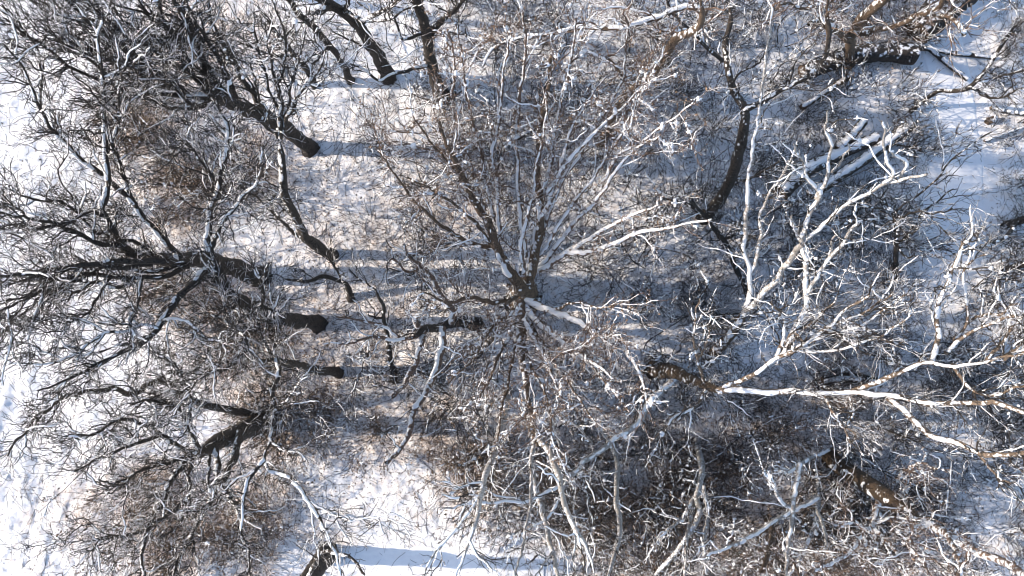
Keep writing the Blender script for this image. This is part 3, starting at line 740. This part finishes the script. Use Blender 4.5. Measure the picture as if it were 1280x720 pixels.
tree('broad crowned tree with a brown trunk foot and long white limbs sweeping right', (817, 461),
     [(816, 461, 19), (832, 464, 19), (850, 468, 15), (872, 477, 11), (900, 490, 10)],
     [(9.5, 15, 12, 8, [(898, 489), (935, 487), (970, 489), (1015, 490), (1060, 491), (1105, 493), (1150, 500), (1200, 503), (1245, 506), (1290, 516)]),
      (11.5, 15, 9, 4, [(1062, 491), (1090, 480), (1120, 465), (1152, 455), (1190, 456), (1230, 452), (1290, 438)]),
      (12.5, 15, 9, 6, [(1164, 454), (1172, 420), (1171, 390), (1183, 355), (1193, 328), (1204, 303)]),
      (12.5, 15, 7, 4, [(1182, 442), (1208, 417), (1240, 402), (1290, 393)]),
      (12.5, 14.5, 5, 3, [(1192, 426), (1207, 408), (1208, 380), (1204, 345), (1213, 325), (1232, 317)]),
      (12.5, 15, 5, 3, [(1208, 405), (1230, 392), (1252, 390), (1270, 378)]),
      (12.5, 15, 6, 4, [(1232, 452), (1250, 430), (1262, 412), (1284, 398)]),
      (13, 15, 6, 4, [(1256, 450), (1270, 435), (1290, 415)]),
      (12, 14.5, 6, 4, [(1190, 455), (1203, 475), (1220, 489), (1250, 491), (1290, 478)]),
      (10.5, 13, 5, 3, [(1030, 494), (1040, 514), (1053, 530), (1062, 552)]),
      (11, 13, 4, 2, [(1062, 497), (1066, 515), (1058, 530), (1070, 545)]),
      (11.5, 15, 11, 8, [(1110, 497), (1135, 518), (1160, 540), (1200, 556), (1235, 567), (1290, 568)]),
      (13, 15, 5, 3, [(1218, 562), (1240, 588), (1265, 606)]),
      (9.5, 14, 9, 4, [(897, 488), (935, 470), (975, 446), (1003, 430), (1030, 412), (1050, 395), (1070, 378), (1088, 366)]),
      (11.5, 14, 6, 3, [(1022, 420), (1048, 402), (1082, 388), (1100, 378), (1116, 364)]),
      (11.5, 14, 6, 3, [(1012, 428), (1050, 414), (1082, 402), (1108, 386), (1130, 368)]),
      (11, 14, 6, 3, [(985, 440), (1030, 438), (1066, 431), (1092, 424), (1112, 411), (1138, 395)]),
      (11, 13, 4, 2, [(1095, 424), (1110, 426), (1130, 428)]),
      (10.5, 13, 7, 4, [(970, 448), (979, 420), (979, 395), (962, 377)]),
      (10.5, 13, 6, 3, [(985, 436), (1004, 410), (1024, 395), (1044, 374)]),
      (10.5, 13, 5, 3, [(975, 440), (982, 425), (990, 415), (1003, 425)]),
      (1.5, 8, 13, 8, [(850, 470), (830, 484), (806, 510), (796, 530), (770, 548), (740, 570), (700, 608)], 'silver'),
      (8, 11, 7, 3, [(700, 608), (680, 616), (650, 626), (600, 627), (555, 636)], 'silver'),
      (8, 11, 6, 3, [(708, 602), (697, 625), (682, 648), (655, 663), (630, 668)], 'silver'),
      (8, 11, 5, 2, [(885, 483), (870, 505), (845, 520), (825, 540), (800, 560)]),
      (8, 13, 6, 2.5, [(880, 478), (872, 450), (866, 420), (870, 395), (876, 370)]),
      (8, 13, 4, 2, [(872, 450), (882, 430), (888, 405)])],
     'pale', 'the white limbs sweeping right', snow=1.15, fine=.8, blob=.6, tstyle='moss', ws=.74, fuzz=12)
tree('stout dark trunk at the lower edge casting a straight blue shadow over the path', (408, 693),
     [(408, 693, 24), (392, 715, 22), (370, 745, 18), (335, 795, 12)], [(4, 9, 6, 3, [(385, 722), (405, 690), (440, 700), (455, 720)])], 'oak', 'the stout trunk at the lower edge', snow=.6, auto=.5, fine=.8)
# ---- lower centre
tree('pale grey stem running down from a round dark knot below centre', (633, 490),
     [(633, 490, 14), (629, 520, 13), (622, 552, 12), (606, 600, 9), (596, 645, 8), (582, 690, 7), (570, 730, 6)], [(14, 16, 4, 2, [(600, 620), (570, 660), (545, 690), (530, 720)])],
     'silver', 'the grey stem below centre', snow=1.5, fine=.8, auto=.2)
tree('many stemmed pale tree dropping long smooth limbs to the lower edge', (656, 500),
     [(657, 502, 12), (660, 520, 12), (668, 545, 11), (684, 562, 10), (695, 582, 10), (701, 606, 9), (706, 632, 8), (718, 656, 8), (731, 682, 7), (744, 725, 6)],
     [(7, 15, 6, 3, [(667, 545), (663, 580), (664, 615), (658, 655), (650, 700), (640, 725)]),
      (8, 14, 9, 6, [(672, 622), (680, 650), (688, 680), (698, 725)]),
      (6, 8, 7, 8, [(666, 542), (664, 580), (672, 624)]),
      (3, 10, 5, 3, [(660, 510), (690, 511), (710, 525), (732, 545), (742, 560)]),
      (6, 10, 4, 2, [(683, 512), (694, 540), (700, 570), (702, 600)]),
      (10, 12, 3, 2, [(671, 576), (690, 590), (710, 602)]),
      (13, 15, 4, 2, [(718, 656), (716, 690), (720, 725)]),
      (12, 15, 4, 2, [(690, 690), (675, 710), (665, 725)])],
     'silver', 'the many stemmed pale tree', ws=.8, snow=1.6, fine=.45)
tree('single slender pale stem curving down over the brown thicket', (767, 556),
     [(767, 552, 7), (772, 588, 8), (770, 622, 8), (775, 650, 8), (772, 680, 7), (757, 728, 5)], [(2, 7, 3, 2, [(768, 570), (755, 545), (745, 530)])],
     'silver', 'the slender stem over the thicket', snow=1.3, fine=.7)
tree('knotty grey stem splitting into roots of limbs right of the brown thicket', (872, 550),
     [(872, 550, 10), (877, 580, 10), (876, 600, 9), (870, 622, 9), (874, 642, 9), (861, 668, 8), (840, 696, 7), (812, 725, 6)],
     [(4, 7, 6, 3, [(868, 622), (852, 648), (832, 665), (816, 682)]),
      (4, 8, 5, 3, [(872, 625), (862, 650), (858, 690), (855, 720)]),
      (3, 7, 5, 3, [(880, 608), (884, 642), (880, 680), (882, 715)])],
     'silver', 'the knotty grey stem', snow=1.5, fine=.8)
# ---- lower right
tree('thick mossy brown trunk with a cap of snow slanting to the lower right', (1040, 573),
     [(1040, 573, 18), (1060, 589, 20), (1086, 606, 21), (1112, 625, 20), (1136, 640, 16), (1150, 649, 12)],
     [(3, 9, 8, 4, [(1095, 612), (1096, 640), (1090, 655), (1076, 668), (1060, 690), (1040, 703), (1010, 715)], 'white'),
      (6, 9, 6, 4, [(1090, 656), (1098, 668), (1114, 682), (1127, 706)], 'white'),
      (6, 9, 5, 3, [(1080, 665), (1079, 690), (1082, 715)], 'white'),
      (6, 9, 5, 3, [(1091, 662), (1095, 690), (1092, 715)], 'white'),
      (6, 9, 4, 2, [(1088, 656), (1100, 650), (1125, 648), (1150, 650)], 'white'),
      (2, 8, 5, 2.5, [(1118, 600), (1130, 590), (1148, 580), (1172, 587)], 'white'),
      (6, 9, 4, 2, [(1085, 662), (1065, 652), (1045, 662)], 'white'),
      (6.4, 13, 12, 9, [(1148, 648), (1172, 662), (1215, 686), (1250, 703), (1300, 726)], 'white'),
      (6.4, 11, 6, 3, [(1148, 648), (1135, 670), (1150, 700), (1160, 722)], 'white'),
      (8, 13, 7, 4, [(1180, 664), (1195, 690), (1200, 722)], 'white')],
     'brown', 'the mossy brown trunk', snow=1.2, fine=.8, leafy=.25, blob=.6, wig=.25, tstyle='moss', fuzz=14)
tree('snow furred small tree with crossing arms at the lower right', (1020, 575),
     [(1020, 572, 7), (1022, 600, 7), (1022, 625, 7), (1018, 655, 6), (1004, 690, 6), (984, 722, 5)],
     [(3, 8, 5, 3, [(1022, 622), (992, 637), (965, 655), (935, 672), (905, 685), (884, 696)]),
      (5, 8, 5, 3, [(992, 637), (976, 625), (966, 602), (954, 588)]),
      (4, 9, 6, 3, [(1000, 580), (994, 610), (992, 640), (986, 680), (980, 720)]),
      (4, 8, 4, 2, [(1022, 640), (1032, 665), (1034, 690)]),
      (1, 5, 5, 3, [(1035, 562), (1015, 570), (1000, 582), (985, 590), (965, 585)])],
     'silver', 'the snow furred small tree', snow=1.8, fine=.6, blob=1.6, wig=.2, ws=1.15)
tree('brushy small tree under the snow furred one with matted snowy twigs', (962, 648),
     [(962, 648, 8), (965, 665, 7), (960, 690, 6), (950, 720, 5)], [(1, 6, 4, 2, [(963, 655), (985, 690), (1000, 720)]), (1, 6, 4, 2, [(963, 655), (935, 700), (925, 725)])],
     'brown', 'the matted small tree', th=(0, 6), snow=1.2, fine=1.0, blob=1.2, wig=.2)
# ---- right edge
tree('dark trunk stub entering from the right edge above its neighbour', (1256, 281),
     [(1256, 282, 9), (1282, 274, 9), (1330, 262, 7), (1380, 250, 5)], [(1, 5, 5, 2, [(1270, 278), (1262, 292), (1240, 305), (1200, 313)])], 'oak', 'the upper dark stub at the right edge', snow=.5, auto=.6, fine=.8)
tree('dark trunk stub entering from the right edge below its neighbour', (1254, 338),
     [(1254, 338, 8), (1282, 331, 8), (1330, 326, 6), (1380, 322, 5)], [], 'oak', 'the lower dark stub at the right edge', snow=.5, auto=.6, fine=.8)
tree('thin straight dead stem standing dark against the shaded snow', (1121, 352),
     [(1121, 353, 6), (1120, 325, 6), (1119, 300, 5), (1118, 275, 4), (1117, 262, 3)], [], 'oak', 'the thin dead stem', th=(0, 5), snow=.2, auto=1.0, fine=.8)
tree('bending dark pole with a tufted top between the arched trunk and white stems', (936, 372),
     [(936, 372, 7), (925, 345, 6), (914, 318, 7), (904, 300, 8), (890, 285, 5), (876, 262, 4), (860, 252, 3)], [(2, 5, 4, 2, [(905, 300), (925, 292), (945, 296)])],
     'oak', 'the bending dark pole', th=(0, 6), snow=.4, fine=1.0)
tree('wavy dark bough tree by the footpath reaching toward the top right corner', (1139, 139),
     [(1139, 139, 5), (1155, 126, 5), (1172, 115, 5), (1195, 113, 5), (1212, 108, 5), (1232, 88, 5), (1258, 48, 4), (1290, 15, 4)], [(2, 6, 4, 2, [(1212, 108), (1240, 122), (1280, 110)]), (3, 6, 3, 2, [(1232, 88), (1250, 95), (1285, 85)])],
     'oak', 'the wavy bough by the footpath', th=(0, 5), snow=.4, fine=1.1)
tree('brown tree at the top right with thick snow topped arms', (1063, 78),
     [(1063, 78, 11), (1063, 60, 11), (1066, 42, 12), (1080, 20, 13), (1110, -5, 11), (1140, -30, 8)],
     [(3, 7, 12, 7, [(1064, 50), (1045, 38), (1030, 30), (1012, 28)]),
      (3, 9, 7, 6, [(1070, 42), (1105, 36), (1135, 25), (1165, 15), (1185, -8)]),
      (7, 10, 6, 5, [(1166, 15), (1186, 22), (1200, 33), (1208, 46)]),
      (4, 8, 4, 3, [(1035, 3), (1010, 10), (985, 6), (960, 12)]),
      (7, 10, 5, 3, [(1035, 60), (1034, 20), (1035, -10)])],
     'brown', 'the brown tree at the top right', th=(0, 9), snow=1.0, fine=1.0)
# trees rooted above and right of the frame whose outer twigs and shadows reach in
for i, (bx, by, tp, lb) in enumerate([
        (200, -30, (90, -120), 'dark tree rooted just above the frame toward the left'),
        (660, -40, (670, -220), 'dark tree rooted just above the frame at its middle'),
        (990, -50, (1090, -220), 'dark tree rooted just above the frame toward the right'),
        (1290, 640, (1480, 720), 'dark tree rooted just outside the lower right corner')]):
    tree(lb, (bx, by), [(bx, by, 13), ((bx * 2 + tp[0]) / 3, (by * 2 + tp[1]) / 3, 11), ((bx + 2 * tp[0]) / 3, (by + 2 * tp[1]) / 3, 9), (tp[0], tp[1], 6)], [], 'oak', None, snow=.5, auto=1.0, fine=.8, th=(0, 12))
    LAND.pop()

# ------------------------------------------------------------------ fallen logs
def log(label, pts, w0, w1, style='brown', snow=1.0, lift=.12, name='fallen_log', branch=0):
    g = np.random.default_rng(int(pts[0][0] * 7 + pts[0][1]))
    rows = []
    for i, (x, y) in enumerate(pts):
        wx, wy = g2(x, y, lift); ww = (w0 + (w1 - w0) * i / (len(pts) - 1)) / 2 / F * H
        rows.append((wx, wy, float(gz(wx, wy)) + ww * .6 + lift, ww))
    q = catmull(rows, 34); org = np.array([q[0, 0], q[0, 1], q[0, 2] - q[0, 3]])
    root = ob(name, None, None, tuple(org)); tag(root, label, 'log')
    a = Acc(); tubes(a, q[None, :, :3], q[None, :, 3], 14, .06, 3)
    ob('bark', a.mesh('bark', M[style], org), root)
    for e, nx in ((0, 1), (-1, -2)):
        a = Acc(); disc_cap(a, q[e, :3], q[e, :3] - q[nx, :3], q[e, 3] * .98)
        ob('cut_end', a.mesh('cut_end', M['brown'], org), root)
    a = Acc(); snow_strip(a, q[None, :, :3] + [0, 0, .02], q[None, :, 3], g, snow * 1.35, 10)
    ob('snow_cover', a.mesh('snow_cover', M['snow'], org), root)
    if branch:
        P, Rr = grow(g, q[None, :, :3], q[None, :, 3], branch, 1.3, 60, 10, .04, .01, .2, .05, .2)
        if len(P):
            P2, R2 = grow(g, P, Rr, 3, .6, 45, 7, .014, .007)
            a = Acc(); tubes(a, P, Rr, 5); tubes(a, P2, R2, 3); ob('broken_branches', a.mesh('broken_branches', M['midtw'], org), root)
log('longest snow covered fallen log right of the white stems', [(972, 242), (1000, 217), (1040, 196), (1096, 172)], 22, 14, 'mid', 1.8, .5)
log('snow covered fallen log lying parallel below the longest one', [(1010, 244), (1060, 212), (1100, 185), (1138, 156)], 14, 14, 'mid', 1.8, .6)
log('short snow covered log end poking above the pair of long logs', [(1048, 187), (1064, 169), (1080, 152)], 12, 11, 'mid', 1.5, .6)
log('thin snow covered log crossing the upper ends of the long logs', [(1060, 192), (1090, 176), (1132, 180), (1152, 186)], 7, 6, snow=.8)
log('thick dark rotten log lying level under the brown tree at the top right', [(1140, 70), (1100, 66), (1050, 74), (1000, 94)], 26, 20, 'oak', -1.5, .3, branch=.9)
log('slim dark log with a mossy yellow end on the blue snow', [(1000, 136), (1030, 116), (1062, 96)], 8, 7, 'brown', .5)
log('black root end log slanting out of the top edge', [(1200, -12), (1172, 15), (1142, 42)], 44, 34, 'oak', -1.5, .3, branch=1.8)
log('dark broken log slanting toward the footpath', [(1163, 60), (1185, 78), (1212, 98)], 6, 6, 'oak', .35)
log('small level dark log beside the footpath top', [(1196, 66), (1220, 68), (1246, 71)], 6, 5, 'oak', .4)
log('dark splintered log between the rotten log and the footpath', [(1128, 72), (1155, 60), (1195, 66)], 7, 5, 'oak', .3)
log('snow topped log at the right edge beside the footpath', [(1240, 134), (1260, 139), (1292, 143)], 6, 5, 'mid', .8)
log('long thin snowy pole slanting up to the right edge', [(1232, 176), (1255, 167), (1292, 155)], 4, 3, 'mid', .8)
log('dark log shape standing in for shadowy thicket beneath the sweeping white limbs', [(1025, 476), (1060, 472), (1100, 478)], 13, 10, 'oak', .1, branch=.5)  # dark shape added for a patch of shadow and thicket, not timber
log('dark log shape standing in for a shrubby hole left of the white stems base', [(892, 396), (908, 395), (926, 397)], 9, 8, 'oak', .15)  # log form added in place of a dark shrubby hole
log('snowy fallen pole beside a dark hollow above the central oak', [(628, 180), (645, 172), (668, 160)], 8, 5, 'mid', 1.0)
log('long faint fallen pole leaning down the slope above the central oak', [(700, 30), (692, 60), (682, 100), (672, 130)], 5, 5, 'mid', .9)

def stump(label, x, y, w_, hgt):
    gx, gy = g2(x, y); z = float(gz(gx, gy)); r = w_ / 2 / F * H; org = np.array([gx, gy, z])
    root = ob('tree_stump', None, None, tuple(org)); tag(root, label, 'stump')
    t = np.linspace(0, 1, 8); P = np.stack([gx + t * .05, gy + 0 * t, z - .1 + t * (hgt + .1)], 1)
    a = Acc(); tubes(a, P[None], (r * (1 + .6 * np.exp(-t * 4)))[None], 14, .09, int(x)); ob('bark', a.mesh('bark', M['brown'], org), root)
    a = Acc(); disc_cap(a, P[-1], np.array([0, 0, 1.]), r); ob('top', a.mesh('top', M['brown'], org), root)
    a = Acc(); blobs(a, np.array([P[-1] + [r * .1, 0, .03]]), np.array([r * .9]), rng); ob('snow_cap', a.mesh('snow_cap', M['snow'], org), root)
stump('snow capped stump standing on the footpath edge', 1238, 150, 8, .35)

# ------------------------------------------------------------------ shrubs and saplings
def plant(kind, seed):
    """prototype of a small plant at the origin: many stems from one foot"""
    g = np.random.default_rng(seed)
    if kind == 'thicket': ns, ln, lean, rr, m1, lf = 12, 1.8, 1.5, .013, 'shrub', .5
    elif kind == 'bush':  ns, ln, lean, rr, m1, lf = 15, 1.9, .75, .014, 'sapling', .06
    else:                 ns, ln, lean, rr, m1, lf = 3, 3.4, .38, .022, 'sapling', 0
    az = g.random(ns) * 2 * math.pi; st = 14
    d = norm(np.stack([np.cos(az) * lean, np.sin(az) * lean, np.ones(ns)], 1) * (1 + .3 * g.normal(size=(ns, 1))) + g.normal(size=(ns, 3)) * .3)
    d[:, 2] = np.abs(d[:, 2])
    L = ln * np.exp(g.normal(size=ns) * .25); P = np.empty((ns, st, 3)); p = g.normal(size=(ns, 3)) * [.16, .16, 0]; p[:, 2] = -.15
    for k in range(st):
        P[:, k] = p; d = norm(d + g.normal(size=(ns, 3)) * .11 + [0, 0, .02]); p = p + d * (L / (st - 1))[:, None]
    Rr = rr * (1 - np.linspace(0, 1, st)[None] * .6) * np.ones((ns, 1))
    P2, R2 = grow(g, P, Rr, 3.2, 1.25, 40, 9, .012, (.0075 if kind == 'thicket' else .0085), .14, .02, .15)
    P3, R3 = grow(g, P2, R2, 4.0, .55, 40, 6, .009, (.0065 if kind == 'thicket' else .0078), .17, .02, .1)
    a = Acc(); tubes(a, P, Rr, 5, .05, seed); sm = a.mesh('stems', M[m1])
    a = Acc(); tubes(a, P2, R2, 4); tubes(a, P3, R3, 3); tm = a.mesh('twigs', M[m1])
    meshes = [('stems', sm), ('twigs', tm)]
    a = Acc(); kb = 60 if kind != 'thicket' else 90
    ii = g.integers(0, len(P2), kb); jj = g.integers(2, 8, kb)
    snow_strip(a, P2[ii[:40]], R2[ii[:40]], g, .8, 4); blobs(a, P2[ii, jj], g.uniform(.015, .045, kb), g)
    meshes.append(('snow_cover', a.mesh('snow_cover', M['snow'])))
    if lf:
        a = Acc(); kb = int(2200 * lf); ii = g.integers(0, len(P3), kb); jj = g.integers(1, 6, kb)
        leaves(a, P3[ii, jj] + g.normal(size=(kb, 3)) * .03, .036, g); meshes.append(('dead_leaves', a.mesh('dead_leaves', M['leaf'], smooth=False)))
    root = ob({'thicket': 'brown_shrub', 'bush': 'bare_bush', 'sapling': 'bare_sapling'}[kind], None)
    for n_, me in meshes: ob(n_, me, root)
    return root
PROTO = {k: [plant(k, 100 + 10 * i + j) for j in range(4)] for i, k in enumerate(('thicket', 'bush', 'sapling'))}
USED = set(); WORDS = {}
DIRS = ['right of', 'above and right of', 'above', 'above and left of', 'left of', 'below and left of', 'below', 'below and right of']
ORD = ['nearest', 'second nearest', 'third nearest', 'fourth nearest', 'fifth nearest', 'sixth nearest', 'seventh nearest', 'eighth nearest', 'ninth nearest', 'tenth nearest', 'eleventh nearest', 'twelfth nearest', 'thirteenth nearest', 'fourteenth nearest', 'fifteenth nearest']
def place(kind, spots):
    noun = {'thicket': 'brown leafed shrub', 'bush': 'bare dark bush', 'sapling': 'bare thin sapling'}[kind]
    cat = {'thicket': 'shrub', 'bush': 'bush', 'sapling': 'sapling'}[kind]
    grp = {'thicket': 'brown leafed shrubs on the woodland floor', 'bush': 'bare bushes of the understorey', 'sapling': 'thin saplings of the understorey'}[kind]
    info = []
    for (x, y, s) in spots:
        j = min(range(len(LAND)), key=lambda q: (LAND[q][0] - x) ** 2 + (LAND[q][1] - y) ** 2)
        dx, dy = x - LAND[j][0], LAND[j][1] - y
        dd = int(((math.degrees(math.atan2(dy, dx)) + 382.5) % 360) // 45) % 8
        info.append((j, dd, math.hypot(dx, dy)))
    for i, (x, y, s) in enumerate(spots):
        j, dd, r = info[i]
        same = sorted(q[2] for q in info if q[0] == j and q[1] == dd); k = same.index(r)
        lab = '%s %s %s' % (noun, DIRS[dd], LAND[j][2]) if len(same) == 1 else '%s %s %s %s' % (ORD[k], noun, DIRS[dd], LAND[j][2])
        if len(lab.split()) > 16: lab = lab.replace('bare dark ', 'bare ').replace('bare thin ', 'thin ').replace('brown leafed ', 'brown ')
        if len(lab.split()) > 16: lab = lab.replace(' nearest', '', 1)
        pr = PROTO[kind]; v = i % len(pr)
        o = pr[v] if (kind, v) not in USED else copy_tree(pr[v]); USED.add((kind, v))
        gx, gy = g2(x, y); o.location = (gx, gy, float(gz(gx, gy)))
        o.rotation_euler = (random.uniform(-.08, .08), random.uniform(-.08, .08), random.uniform(0, 6.283))
        sc = s * random.uniform(.85, 1.15); o.scale = (sc, sc, sc * random.uniform(.85, 1.1))
        tag(o, lab, cat, grp)
g3 = np.random.default_rng(5)
def scatter(n, dmin, wfun, xr=(-10, 1290), yr=(-10, 730)):
    out = []; tries = 0
    while len(out) < n and tries < 60000:
        tries += 1
        x, y = g3.uniform(*xr), g3.uniform(*yr)
        if g3.random() > wfun(x, y): continue
        if any((x - a) ** 2 / 70 ** 2 + (y - b) ** 2 / c ** 2 < 1 for a, b, c in ((1060, 200, 62), (1070, 75, 30), (1170, 85, 30))): continue
        if 1140 < x < 1232 and y < 330: continue
        if path_mask(*[np.array(v) for v in g2(x, y)]) > .05: continue
        if any((a - x) ** 2 + (b - y) ** 2 < dmin * dmin for a, b, _ in out): continue
        out.append((x, y, 1.0))
    return out
lit = lambda x, y: float(litter(*[np.array(v) for v in g2(x, y)]))
place('thicket', [(x, y, .95 * random.uniform(.8, 1.25)) for x, y, _ in scatter(62, 28, lambda x, y: max(0, lit(x, y) - .35) * 1.8)])
field = lambda x, y: 0 if (x < 40 and y > 380) or x < 15 else (.35 if x < 130 else 1)
clear = lambda x, y: .06 if (345 < x < 565 and 565 < y < 700) or (130 < x < 300 and 410 < y < 520) else 1
place('bush', [(x, y, random.uniform(.7, 1.2)) for x, y, _ in scatter(95, 44, lambda x, y: field(x, y) * clear(x, y) * (.25 + .75 * (x > 560)))])
place('sapling', [(x, y, random.uniform(.75, 1.35)) for x, y, _ in scatter(108, 45, lambda x, y: field(x, y) * clear(x, y) * (.15 + .85 * (x > 480)))])
